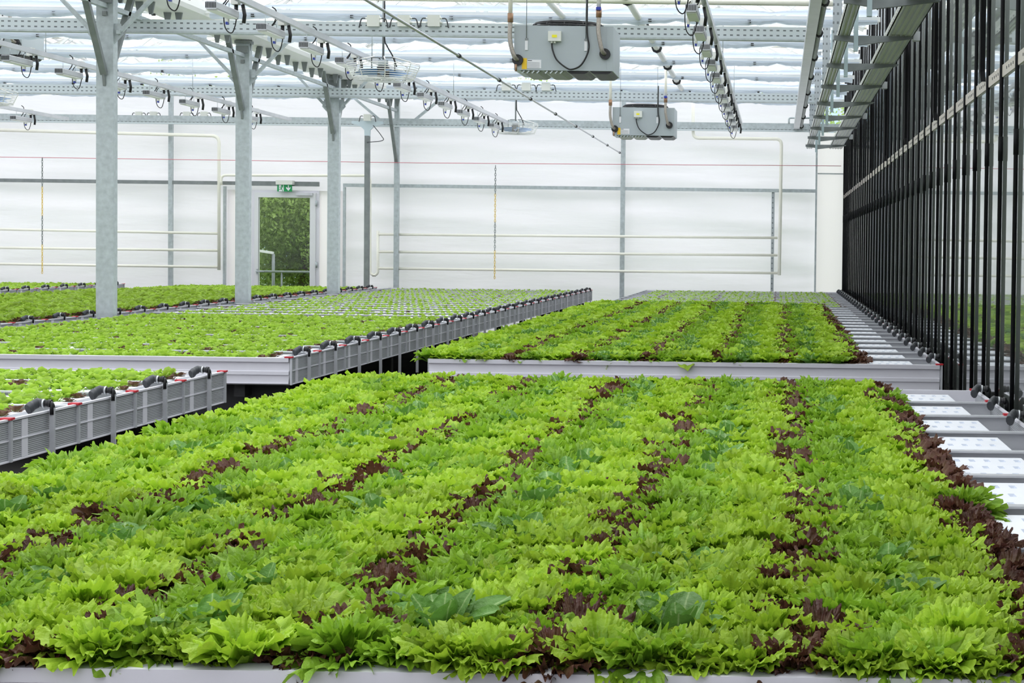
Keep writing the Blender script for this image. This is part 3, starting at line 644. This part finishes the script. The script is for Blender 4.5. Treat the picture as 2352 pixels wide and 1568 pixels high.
# red line and hanging chains
rw = MB().tube([pp(-30, 360, WALL - .4), pp(960, 374, WALL - .4), pp(1932, 381, WALL - .4)], .006, 4); tag(rw.build('pull_wire', M['red_wire']), 'thin pale red wire stretched across the whole rear wall', 'wire')
for px0, px1, y0, y1, lab in ((97, 97, 362, 628, 'grey and yellow chain hanging at the left of the rear wall'), (1138, 1135, 380, 640, 'grey and yellow chain hanging at the middle of the rear wall')):
    a = at(px0, y0, WALL - .4); b = at(px1, y1, WALL - .4); o = empty('hanging_chain', a, lab, 'chain', 'hanging chains')
    Lz = b.z - a.z; nlk = 44
    for seg, (s0, s1) in enumerate(((0, .25), (.25, .5), (.5, .75), (.75, 1))):
        m_ = MB()
        for k in range(int(nlk * s0), int(nlk * s1)):
            z = Lz * (k + .5) / nlk; h = -Lz / nlk * .62; ww = .014
            pts = [(ww * math.cos(t), 0, z + h * math.sin(t)) if k % 2 else (0, ww * math.cos(t), z + h * math.sin(t)) for t in np.linspace(0, 2 * PI, 9)]
            m_.tube(pts, .0055, 4, cap=False)
        m_.build('chain_links', M['chain_yellow'] if seg % 2 else M['galv_dark'], o)
        if seg % 2: KIDS(o)[-1]['label'] = 'yellow length of chain'

# ------------------------------------------------------------------ cable trays with hanger brackets
zt_ = EYE + 1.95
for X0, X1, lab in ((.95, .95 + .27, 'wide ribbed metal cable tray beside the dark tube wall'), (.52, .63, 'narrow ribbed metal cable tray left of the wide tray')):
    o = empty('cable_tray', ((X0 + X1) / 2, 0, zt_), lab, 'cable tray', 'metal cable trays'); hw = (X1 - X0) / 2 * (.9 if X0 > .9 else 1)
    a = MB(); n = 5 if X0 > .9 else 3
    a.box(-hw, hw, 5, WALL - .6, 0, .008).box(-hw, -hw + .008, 5, WALL - .6, 0, .06).box(hw - .008, hw, 5, WALL - .6, 0, .06)
    a.build('tray_base', M['perf_y'], o)
    a = MB()
    for k in range(n): x = -hw + (k + .5) * 2 * hw / n; a.box(x - .008, x + .008, 5, WALL - .6, -.012, 0)
    a.build('tray_rib', M['alu'], o)
for i in range(12):
    y = 7.9 + i * 2.14
    if y > WALL - .4: break
    o = empty('tray_bracket', (0, y, 0), f'steel hanger bracket holding the cable trays, {ordn(i)} nearest', 'bracket', 'tray hanger brackets')
    MB().box(.66, .70, -.03, .03, EYE + 1.80, ZG).build('hanger_post', mat('bracket_pale', lin(186, 204, 208), .45, .2) if i == 0 else bpy.data.materials['bracket_pale'], o)
    MB().extr_y([(.66, EYE + 1.85), (1.22, EYE + 1.92), (1.24, EYE + 1.94), (.66, EYE + 1.94)], -.02, .02).extr_y([(.48, EYE + 1.9), (.66, EYE + 1.88), (.66, EYE + 1.94), (.48, EYE + 1.94)], -.02, .02).build('bracket_arm', M['galv_dark'], o)
    if i % 2: MB().box(1.2, 1.26, -.05, .05, EYE + 1.9, EYE + 1.98).build('end_clip', M['alu'], o)
for i, y in enumerate((17.4, 21.5, 26.2, 30.6)):
    q = .62; o = MB().box(q - .05, q + .05, y, y + .05, EYE + 2.0, ZG + .4).build('perforated_post', M['perf_v'])
    tag(o, f'short perforated post above the cable trays, {ordn(i)} nearest', 'post', 'perforated posts above the trays')
o = MB().tube(round_path([pp(1812, 283, WALL - .35), pp(1812, 271, WALL - .35), pp(1945, 271, WALL - .35)], .04), .02, 6).build('tray_strut', M['galv']); tag(o, 'small steel strut at the rear end of the cable trays', 'strut')

# ------------------------------------------------------------------ dark upright tubes along the glass
TX = GLX - .0135
prev = None
for i in range(42):
    y = 6.7 + i * .592
    if y > WALL - .1: break
    lab = f'black upright tube against the side glass, {ordn(i)} nearest'
    if prev is None:
        o = empty('upright_tube', (TX, y, 0), lab, 'tube', 'black upright tubes')
        MB().tube([(0, 0, .4), (0, 0, 5.0)], .0125, 8).build('tube', M['tube_black'], o)
        MB().tube([(0, 0, EYE + .52), (0, 0, EYE + .66)], .0145, 8).build('coupling', M['tube_black'], o)
        MB().tube([(0, 0, EYE + 2.2), (0, 0, EYE + 2.3)], .015, 8).build('collar', M['tube_black'], o)
        prev = o
    else:
        c = copy_tree(prev); c.location = (TX, y, 0); c['label'] = lab
for i in range(9):
    y = 9.85 + i * 2.96
    if y > WALL: break
    o = MB().box(-.02, .012, -.03, .03, EYE + 1.12, 5.0).add([(-.02, -.03, EYE + 1.12), (.012, -.03, EYE + 1.12), (.012, .03, EYE + 1.12), (-.02, .03, EYE + 1.12), (-.02, -.08, EYE + 1.05), (.012, -.08, EYE + 1.05)], [(0, 4, 5, 1), (4, 3, 2, 5), (0, 3, 4), (1, 5, 2)]).build('rack_post', M['tube_black'])
    o.location = (TX - .01, y, 0); tag(o, f'broad black post ending at the light strip, {ordn(i)} nearest', 'post', 'broad black posts')
zs = EYE + 1.04
st0 = empty('mounting_strip', (TX, 0, zs), 'pale perforated strip joining the black tubes at mid height', 'strip')
st_mat = mat('pale_strip', lin(196, 188, 178), .5)
for i in range(42):
    y = 6.95 + i * .592
    if y > WALL - .4: break
    pr = [(y - .2, -.02), (y - .17, -.04), (y + .32, -.04), (y + .34, -.02), (y + .34, .03), (y - .18, .03), (y - .2, .01)]
    b = MB().extr_x(pr, .001, .0115); b.build('strip_piece', st_mat, st0)
    if i < 20:
        h = MB()
        for k in range(4): h.box(-.001, .0015, y - .1 + k * .08, y - .085 + k * .08, -.012, .004)
        h.build('bolt_hole', M['black'], KIDS(st0)[-1])

# ------------------------------------------------------------------ growing benches
def elbow_parts(root, x, y, parent_name='post'):
    p = MB().box(x - .02, x + .02, y - .02, y + .02, RIM - .42, RIM + .015).build('support_post', M['alu'], root)
    return p
elb = None
def bench(name, X0, X1, Y0, n, label, right=False, face_posts=True, vis0=0):
    root = empty('growing_bench', (X0, Y0, 0), label, 'bench', 'aluminium growing benches')
    Wd = X1 - X0; Ln = n * PITCHY
    f = MB().box(.1, Wd - .1, .25, .33, RIM - .45, RIM - .22).box(.1, Wd - .1, Ln - .33, Ln - .25, RIM - .45, RIM - .22)
    for x in (.4, Wd - .4):
        f.box(x - .04, x + .04, .1, Ln - .1, RIM - .3, RIM - .2)
        k = 0
        while .3 + k * 2.1 < Ln: f.box(x - .04, x + .04, .3 + k * 2.1, .38 + k * 2.1, 0, RIM - .3); k += 1
    f.build('underframe', M['dark'], root)
    # front and rear rim profiles
    pr = [(-.015, RIM - .19), (.0, RIM - .2), (.0, RIM - .13), (-.012, RIM - .125), (-.012, RIM - .10), (.0, RIM - .095), (0, RIM - .035), (-.02, RIM - .03), (-.022, RIM), (.035, RIM), (.035, RIM - .2)]
    MB().extr_x(pr, 0, Wd).build('front_rim', M['alu_white'], root)
    MB().box(0, Wd, Ln - .03, Ln, RIM - .2, RIM).build('rear_rim', M['alu_white'], root)
    bt = MB().box(.0, Wd, 0.02, Ln - .02, RIM - .1, RIM - .085); bt.build('channel_floor', M['alu'], root)
    wl = MB()
    for k in range(1, n): wl = MB().extr_x([(k * PITCHY - .045, RIM - .008), (k * PITCHY - .045, RIM), (k * PITCHY + .004, RIM), (k * PITCHY + .004, RIM - .085), (k * PITCHY - .004, RIM - .085), (k * PITCHY - .004, RIM - .008)][::-1], 0, Wd); wl.build('channel_wall', M['alu'], root)
    MB().box(-.01, 0, 0, Ln, RIM - .2, RIM).build('side_sheet', M['ribbed'], root)
    s = MB().box(Wd, Wd + .008, 0, Ln, RIM - .195, RIM - .003).build('side_sheet', M['ribbed'], root)
    MB().box(Wd - .004, Wd + .014, 0, Ln, RIM - .006, RIM + .004).box(Wd + .008, Wd + .0125, 0, Ln, RIM - .102, RIM - .096).box(Wd + .006, Wd + .014, 0, Ln, RIM - .2, RIM - .193).build('edge_strip', M['alu_white'], root)
    dv = MB()
    for k in range(n + 1):
        y = k * PITCHY; MB().box(Wd + .008, Wd + .022, y - .009, y + .009, RIM - .2, RIM).build('divider', M['alu'], root)
        MB().box(Wd - .03, Wd + .026, y - .022, y + .022, RIM, RIM + .01).build('red_clip', M['red'], root)
        if k < n:
            if not right: MB().box(Wd + .008, Wd + .0105, y + .12, y + .18, RIM - .19, RIM - .01).build('highlight_strip', M['alu_white'], root)  # thin pale strip standing in for a vertical highlight on the sheet
    return root
def elbows(root, Wd, n, right=False, k0=0):
    global elb
    for k in range(k0, n):
        y = (k + .55) * PITCHY
        x = Wd + (.045 if right else .03)
        if elb is None:
            o = bpy.data.objects.new('drain_elbow', None); C.objects.link(o); o.parent = root
            MB().tube(round_path([(-.075, 0, .035), (.0, 0, .032), (.0, 0, -.02)], .018), .0165, 8).tube([(-.005, 0, .033), (-.028, 0, .034)], .02, 8).build('black_elbow', M['black'], o)
            MB().tube([(-.052, 0, .034), (-.064, 0, .035)], .0215, 10).box(-.062, -.054, -.006, .006, .01, .02).build('hose_clamp', mat('clamp_steel', lin(215, 218, 220), .3, .5), o)
            MB().tube(smooth_path([(-.062, 0, .035), (-.09, -.005, .037), (-.115, -.03, .025), (-.13, -.06, .008)]), [.02] * 6 + [.025] * 7 + [.028] * 6, 10).build('rubber_cap', M['rubber'], o)
            elb = o
        else:
            o = copy_tree(elb, root)
        o.location = (x, y, RIM + .004); o.scale = (.74, .9, 1.02)
        if not right: MB().box(x - .012, x + .012, y - .007, y + .007, RIM - .42, RIM + .018).build('support_post', M['alu'], root)
        else: MB().box(x - .01, x + .01, y - .01, y + .01, RIM - .25, RIM + .0).build('support_post', M['black'], root)
XR0, XR1 = -2.58, 1.205
b1 = bench('near', XR0, XR1, 3.11, 9, 'near right growing bench packed with lettuce filling the foreground', True); elbows(b1, XR1 - XR0, 9, True, 4)
b2 = bench('far', XR0, XR1, 11.6, 27, 'rear right growing bench along the glass, lettuce then seedlings', True); elbows(b2, XR1 - XR0, 27, True)
b3 = bench('mid', -7.42, -3.585, 11.5, 26, 'middle growing bench of pale young lettuce with ribbed side', False); elbows(b3, 3.835, 26)
b4 = bench('nearleft', -7.42, -3.61, 10.19 - 7 * PITCHY, 7, 'near left growing bench with four black drain elbows'); elbows(b4, 3.81, 7)
b5 = bench('left', -11.5, -7.715, 11.5, 26, 'growing bench left of the steel columns, bright green rows'); elbows(b5, 3.785, 26)
b6 = bench('farleft', -16.5, -12.7, 14.0, 23, 'farthest left growing bench, barely showing above the green'); elbows(b6, 3.8, 23)

# pale channel boards, one per channel; the first bench's are seen closely
def board(X0, X1, y, label, grp, detail):
    y0, y1 = y + .02, y + PITCHY - .11
    top = RIM - .018; nx = max(2, int(round((X1 - X0) / .062))); rows = 3
    if not detail:
        o = MB().box(X0, X1, y0, y1, top - .03, top).build('planting_board', M['board'])
    else:
        # plate with real square recesses
        xs_ = [X0]; ys_ = [y0]
        b = MB(); px_ = (X1 - X0) / nx; py_ = (y1 - y0) / rows; hw_, hd = .012, .035
        for r in range(rows):
            ya, yb = y0 + r * py_, y0 + (r + 1) * py_; yc = (ya + yb) / 2
            sh = px_ / 2 if r % 2 else 0
            b.add([(X0, ya, top), (X1, ya, top), (X1, yc - hd, top), (X0, yc - hd, top)], [(0, 1, 2, 3)]); b.add([(X0, yc + hd, top), (X1, yc + hd, top), (X1, yb, top), (X0, yb, top)], [(0, 1, 2, 3)])
            xprev = X0
            for k in range(nx - (1 if sh else 0)):
                xc = X0 + (k + .5) * px_ + sh
                b.add([(xprev, yc - hd, top), (xc - hw_, yc - hd, top), (xc - hw_, yc + hd, top), (xprev, yc + hd, top)], [(0, 1, 2, 3)])
                b.add([(xc - hw_, yc - hd, top), (xc + hw_, yc - hd, top), (xc + hw_, yc + hd, top), (xc - hw_, yc + hd, top), (xc - hw_ * .4, yc - hd * .3, top - .025), (xc + hw_ * .4, yc - hd * .3, top - .025), (xc + hw_ * .4, yc + hd * .6, top - .025), (xc - hw_ * .4, yc + hd * .6, top - .025)], [(0, 1, 5, 4), (1, 2, 6, 5), (2, 3, 7, 6), (3, 0, 4, 7), (4, 5, 6, 7)], 1)
                xprev = xc + hw_
            b.add([(xprev, yc - hd, top), (X1, yc - hd, top), (X1, yc + hd, top), (xprev, yc + hd, top)], [(0, 1, 2, 3)])
        b.add([(X0, y0, top), (X1, y0, top), (X1, y1, top), (X0, y1, top), (X0, y0, top - .03), (X1, y0, top - .03), (X1, y1, top - .03), (X0, y1, top - .03)], [(0, 4, 5, 1), (1, 5, 6, 2), (2, 6, 7, 3), (3, 7, 4, 0), (4, 7, 6, 5)])
        o = b.build('planting_board', [M['board'], M['hole']])
    return tag(o, label, 'board', grp)
for k in range(9):
    board(XR0 + .05, 1.03, 3.11 + k * PITCHY, f'white planting board in the near right bench, {ordn(k)} from the front', 'boards in the near right bench', True)
for k in range(27):
    board(XR0 + .05, 1.03, 11.6 + k * PITCHY, f'white planting board in the rear right bench, {ordn(k)} from the front', 'boards in the rear right bench', k < 17)
for X0, X1, Y0, n, nm in ((-7.37, -3.75, 11.5, 26, 'middle bench'), (-7.37, -3.78, 10.19 - 7 * PITCHY, 7, 'near left bench'), (-11.4, -7.85, 11.5, 26, 'bench left of the columns'), (-16.4, -12.9, 14.0, 23, 'farthest left bench')):
    for k in range(n):
        board(X0, X1, Y0 + k * PITCHY, f'white planting board in the {nm}, {ordn(k)} from the front', f'boards in the {nm}', False)

# ------------------------------------------------------------------ lettuces
def leaf(kind, r, L, az, e0, bend, nr, nph):
    """one leaf: grid (nr+1) x (nph+1). returns verts, edge tint"""
    s = np.linspace(0, 1, nr + 1) ** (.85 if kind == 2 else .65); ph = np.linspace(-1, 1, nph + 1); S, P = np.meshgrid(s, ph, indexing='ij')
    if kind == 2:      # romaine: smooth oval
        prof = .10 + .9 * np.clip(np.sin(PI * np.clip((S - .18) / .86, 0, 1)), 0, 1) ** .55 * (S > .18)
        wdt = L * .25; lat = P * wdt * prof; al = L * S * (1 - .04 * P ** 2 * S)
        nd = .10 * L * (P ** 2) * prof - .03 * L * S * np.abs(P) + .006 * L * np.sin(S * 26) * (1 - np.abs(P)) + .012 * L * np.sin(P * 5 + S * 9 + r.uniform(0, 6)) * S
        tintv = .08 + .9 * np.clip(np.abs(P) * 7 * prof, 0, 1)
    else:
        A, te, nt, amp, kr, wd = {0: (1.15, .07, 7, .075, 11, .60), 1: (.95, .26, 5, .085, 9, .60), 3: (1.1, .13, 8, .085, 13, .60), 4: (.9, .1, 3, .06, 5, .6), 5: (.9, .12, 3, .08, 6, .6)}[kind]
        A *= r.uniform(.85, 1.12); p1, p2, p3, p4 = r.uniform(0, 6, 4)
        lobe = 1 - np.abs(np.sin(P * nt + p3 + .35 * np.sin(P * 4 + p4)))
        fine = 0 if kind > 3 else 1 - np.abs(np.sin(P * nt * 2.7 + p4))
        Rr = 1 - .10 * P ** 2 + (te * (lobe - .4) + te * .5 * fine) * S ** 2 + (0 if kind > 3 else .03 * np.sin(P * nt * 6.3 + p2)) * S ** 4 + .06 * np.sin(P * 3 + p1)
        rr = S * Rr
        lat = L * (rr ** 1.15) * np.sin(P * A) * wd; al = L * (rr * (.32 + .68 * np.cos(P * A)))
        nd = L * amp * (S ** 2.6) * np.sin(P * kr + p1 + S * 1.5) * (.55 + .45 * np.abs(P)) + L * amp * .55 * (S ** 5) * np.sin(P * kr * 2.3 + p2) + (0 if kind > 3 else L * amp * .2 * S ** 8 * np.sin(P * kr * 4.6 + p3)) + .05 * L * P ** 2 * S
        if kind < 4: nd = nd + L * .02 * S ** 2 * np.sin(S * 10 + P * 5 + p2) + .05 * L * S ** 5 * np.sin(P * 5 + p4)
        tintv = np.clip(S ** (1.1 if kind != 3 else .7) + .06 * np.sin(P * 9 + p1), 0, 1)
    u = al / L; e = e0 - bend * u
    if abs(bend) < 1e-3: ox = u * math.cos(e0); oz = u * math.sin(e0)
    else: ox = (np.sin(e0) - np.sin(e)) / bend; oz = (np.cos(e) - np.cos(e0)) / bend
    ox = L * ox; oz = L * oz
    nx_, nz_ = -np.sin(e), np.cos(e)
    rad = ox + nd * nx_ ; z = oz + nd * nz_
    ca, sa = math.cos(az), math.sin(az)
    X = rad * ca - lat * sa; Y = rad * sa + lat * ca
    return np.stack([X, Y, z], -1).reshape(-1, 3), tintv.ravel()
def plant(kind, seed, size, nleaf, nr, nph):
    r = np.random.default_rng(seed * 13 + kind); V = []; T = []; Q = []; off = 0
    base = np.arange(nr * (nph + 1)).reshape(nr, nph + 1)[:, :-1].ravel(); q0 = np.stack([base, base + 1, base + nph + 2, base + nph + 1], 1)
    for i in range(nleaf):
        t = i / max(1, nleaf - 1)                       # 0 outer .. 1 heart
        az = i * 2.39996 + r.uniform(-.3, .3)
        if kind == 2: e0 = .75 + .75 * t + r.uniform(-.12, .12); bend = .35 + .5 * (1 - t) * r.uniform(.4, 1.2); L = size * (1.05 - .35 * t) * r.uniform(.85, 1.1)
        elif kind in (4, 5): e0 = .5 + .8 * t; bend = .5; L = size * r.uniform(.8, 1.1)
        else: e0 = .78 + .70 * t + r.uniform(-.18, .18); bend = (1.1 - .35 * t) * r.uniform(.6, 1.35); L = size * (1.0 - .28 * t) * r.uniform(.85, 1.12)
        v, ti = leaf(kind, r, L, az, e0, bend, nr, nph)
        v[:, 0] += math.cos(az) * .006; v[:, 1] += math.sin(az) * .006
        V.append(v); T.append(np.stack([ti, np.full_like(ti, r.uniform(0, 1)), 0 * ti, 1 + 0 * ti], 1)); Q.append(q0 + off); off += len(v)
    return np.concatenate(V), np.concatenate(Q), np.concatenate(T)
SZ = {0: .142, 1: .130, 2: .150, 3: .124}
NL = {0: 25, 1: 33, 2: 14, 3: 26}
HI = {}; HIM = {}
for k in (0, 1, 2, 3):
    for s in range(5):
        V, Q, T = plant(k, s + 1, SZ[k], NL[k], 9, 90 if k != 2 else 14); HIM[(k, s)] = mesh_np(['lime_lettuce', 'green_lettuce', 'romaine_lettuce', 'red_lettuce'][k], V, Q, 0, [LEAF[k]], T)
MID = {(k, s): plant(k, s + 20, SZ[k], NL[k] - 6, 5, 30 if k != 2 else 6) for k in (0, 1, 2, 3) for s in range(5)}
LOW = {(k, s): plant(k, s + 40, SZ[k] * 1.0, 15, 3, 14 if k != 2 else 4) for k in (0, 1, 2, 3) for s in range(5)}
SEED = {(k, s): plant(k, s + 60, .070, 10, 2, 4) for k in (4, 5) for s in range(5)}
def merged(name, lib, inst, slots, label, cat):
    """inst: (kind, x, y, z, rot, scale)"""
    VV, QQ, TT, MI = [], [], [], []; off = 0
    for kd, x, y, z, a, s_, s in inst:
        V, Q, T = lib[(kd, s)]; c, sn = math.cos(a), math.sin(a); Vn = np.empty_like(V)
        Vn[:, 0] = (V[:, 0] * c - V[:, 1] * sn) * s_ + x; Vn[:, 1] = (V[:, 0] * sn + V[:, 1] * c) * s_ + y; Vn[:, 2] = V[:, 2] * s_ + z
        T = T.copy(); T[:, 1] = T[:, 1] * .6 + random.uniform(0, 1.4)
        VV.append(Vn); QQ.append(Q + off); TT.append(T); MI.append(np.full(len(Q), slots.index(kd))); off += len(V)
    me = mesh_np(name, np.concatenate(VV), np.concatenate(QQ), np.concatenate(MI), [LEAF[k] for k in slots], np.concatenate(TT))
    o = bpy.data.objects.new(name, me); C.objects.link(o); return tag(o, label, cat, kind='stuff')
def kind_of(c, row):
    m = c % 5
    if c >= 29: return 0 if random.random() < .7 else 1
    if m == 0: return 3 if random.random() < (.84 if c == 0 else .93) else 1
    if m in (1, 2): return 0 if random.random() < .9 else 1
    if m == 3: return 2 if random.random() < .36 else 1
    return 1 if random.random() < .85 else 0
ZP = RIM - .035
names = {0: 'lime_lettuce', 1: 'green_lettuce', 2: 'romaine_lettuce', 3: 'red_lettuce'}
looks = {0: 'frilly lime lettuce', 1: 'jagged green lettuce', 2: 'smooth romaine lettuce', 3: 'dark red curly lettuce'}
def stripe_text(c):
    s = min(c // 5, 5); m = c - 5 * s
    if m == 0: return f'in the {ordn(s)} red stripe from right'
    return f'{ordn(m - 1)} left of the {ordn(s)} red stripe from right'
rest = []; hi = []
for row in range(36):
    y = 3.11 + (row // 4) * PITCHY + .085 + (row % 4) * .178
    for c in range(32):
        x = .555 - .1015 * c + (.05 if row % 2 else 0) + random.uniform(-.012, .012)
        if x < XR0 - .03: continue
        yy = y + random.uniform(-.02, .02); kd = kind_of(c, row)
        sc_ = random.uniform(.9, 1.12)
        q = (x * FPX / yy + PPX)
        vis = -60 < q < 2352 + 120
        if vis and len(hi) < 298: hi.append((kd, x, yy, random.uniform(0, 6.28), sc_, row, c))
        else: rest.append((kd, x, yy, ZP, random.uniform(0, 6.28), sc_, random.randrange(5)))
for kd, x, y, a, s_, row, c in hi:
    o = bpy.data.objects.new(names[kd], HIM[(kd, random.randrange(5))]); C.objects.link(o); o.location = (x, y, ZP); o.rotation_euler = (random.uniform(-.12, .12), random.uniform(-.12, .12), a); o.scale = (s_,) * 3
    rt = 'front row' if row == 0 else f'{ordn(row)} row back'
    tag(o, f'{looks[kd]}, {rt}, {stripe_text(c)}', 'lettuce', f'{looks[kd].split(" ", 1)[1]} plants on the near bench')
merged('lettuce_rows', MID, rest, [0, 1, 2, 3], 'dense green and red lettuces covering the back of the near right bench', 'lettuce')
inst = []
for row in range(4 * 16):
    y = 11.6 + (row // 4) * PITCHY + .085 + (row % 4) * .178
    for c in range(32):
        x = .555 - .1015 * c + (.05 if row % 2 else 0) + random.uniform(-.012, .012)
        if x < XR0 - .03: continue
        inst.append((kind_of(c, row), x, y + random.uniform(-.03, .03), ZP, random.uniform(0, 6.28), random.uniform(.85, 1.1), random.randrange(5)))
merged('lettuce_rows', LOW, inst, [0, 1, 2, 3], 'full grown lettuces on the front part of the rear right bench', 'lettuce')
def seedlings(X0, X1, Y0, chans, label, sx, scale, dens, redrow=True, nm='seedling_rows'):
    inst = []
    for k in chans:
        for r in range(3):
            y = Y0 + k * PITCHY + .11 + r * .215; nX = int((X1 - X0) / sx)
            for c in range(nX):
                if random.random() > dens: continue
                x = X1 - .03 - c * sx + (sx / 2 if r % 2 else 0) + random.uniform(-.01, .01)
                red = (c == 0 and redrow) or (c % 10 == 0 and random.random() < .6)
                inst.append((5 if red else 4, x, y + random.uniform(-.02, .02), ZP + .008, random.uniform(0, 6.28), random.uniform(.8, 1.15) * scale * (.8 if red else 1), random.randrange(5)))
    merged(nm, SEED, inst, [4, 5], label, 'seedlings')
seedlings(XR0 + .1, .98, 11.6, range(16, 27), 'small seedlings in lines at the back of the rear right bench', .1, .55, .95)
seedlings(-7.35, -3.8, 11.5, range(0, 9), 'dense young lettuce on the front half of the middle bench', .066, .86, .95, nm='young_lettuce_rows')
seedlings(-7.35, -3.8, 11.5, range(9, 26), 'sparse seedlings on the back half of the middle bench', .085, .6, .8)
seedlings(-7.35, -3.8, 10.19 - 7 * PITCHY, range(0, 7), 'young lettuce on the near left bench', .066, .9, .95, nm='young_lettuce_rows')
seedlings(-11.4, -7.85, 11.5, range(0, 21), 'bright young lettuce on the bench left of the columns', .066, 1.35, 1, nm='young_lettuce_rows')
seedlings(-11.4, -7.85, 11.5, range(21, 26), 'paler seedlings at the rear of the bench left of the columns', .08, .9, 1)
seedlings(-16.4, -12.9, 14.0, range(0, 23), 'pale seedlings on the farthest left bench', .085, .8, .9)
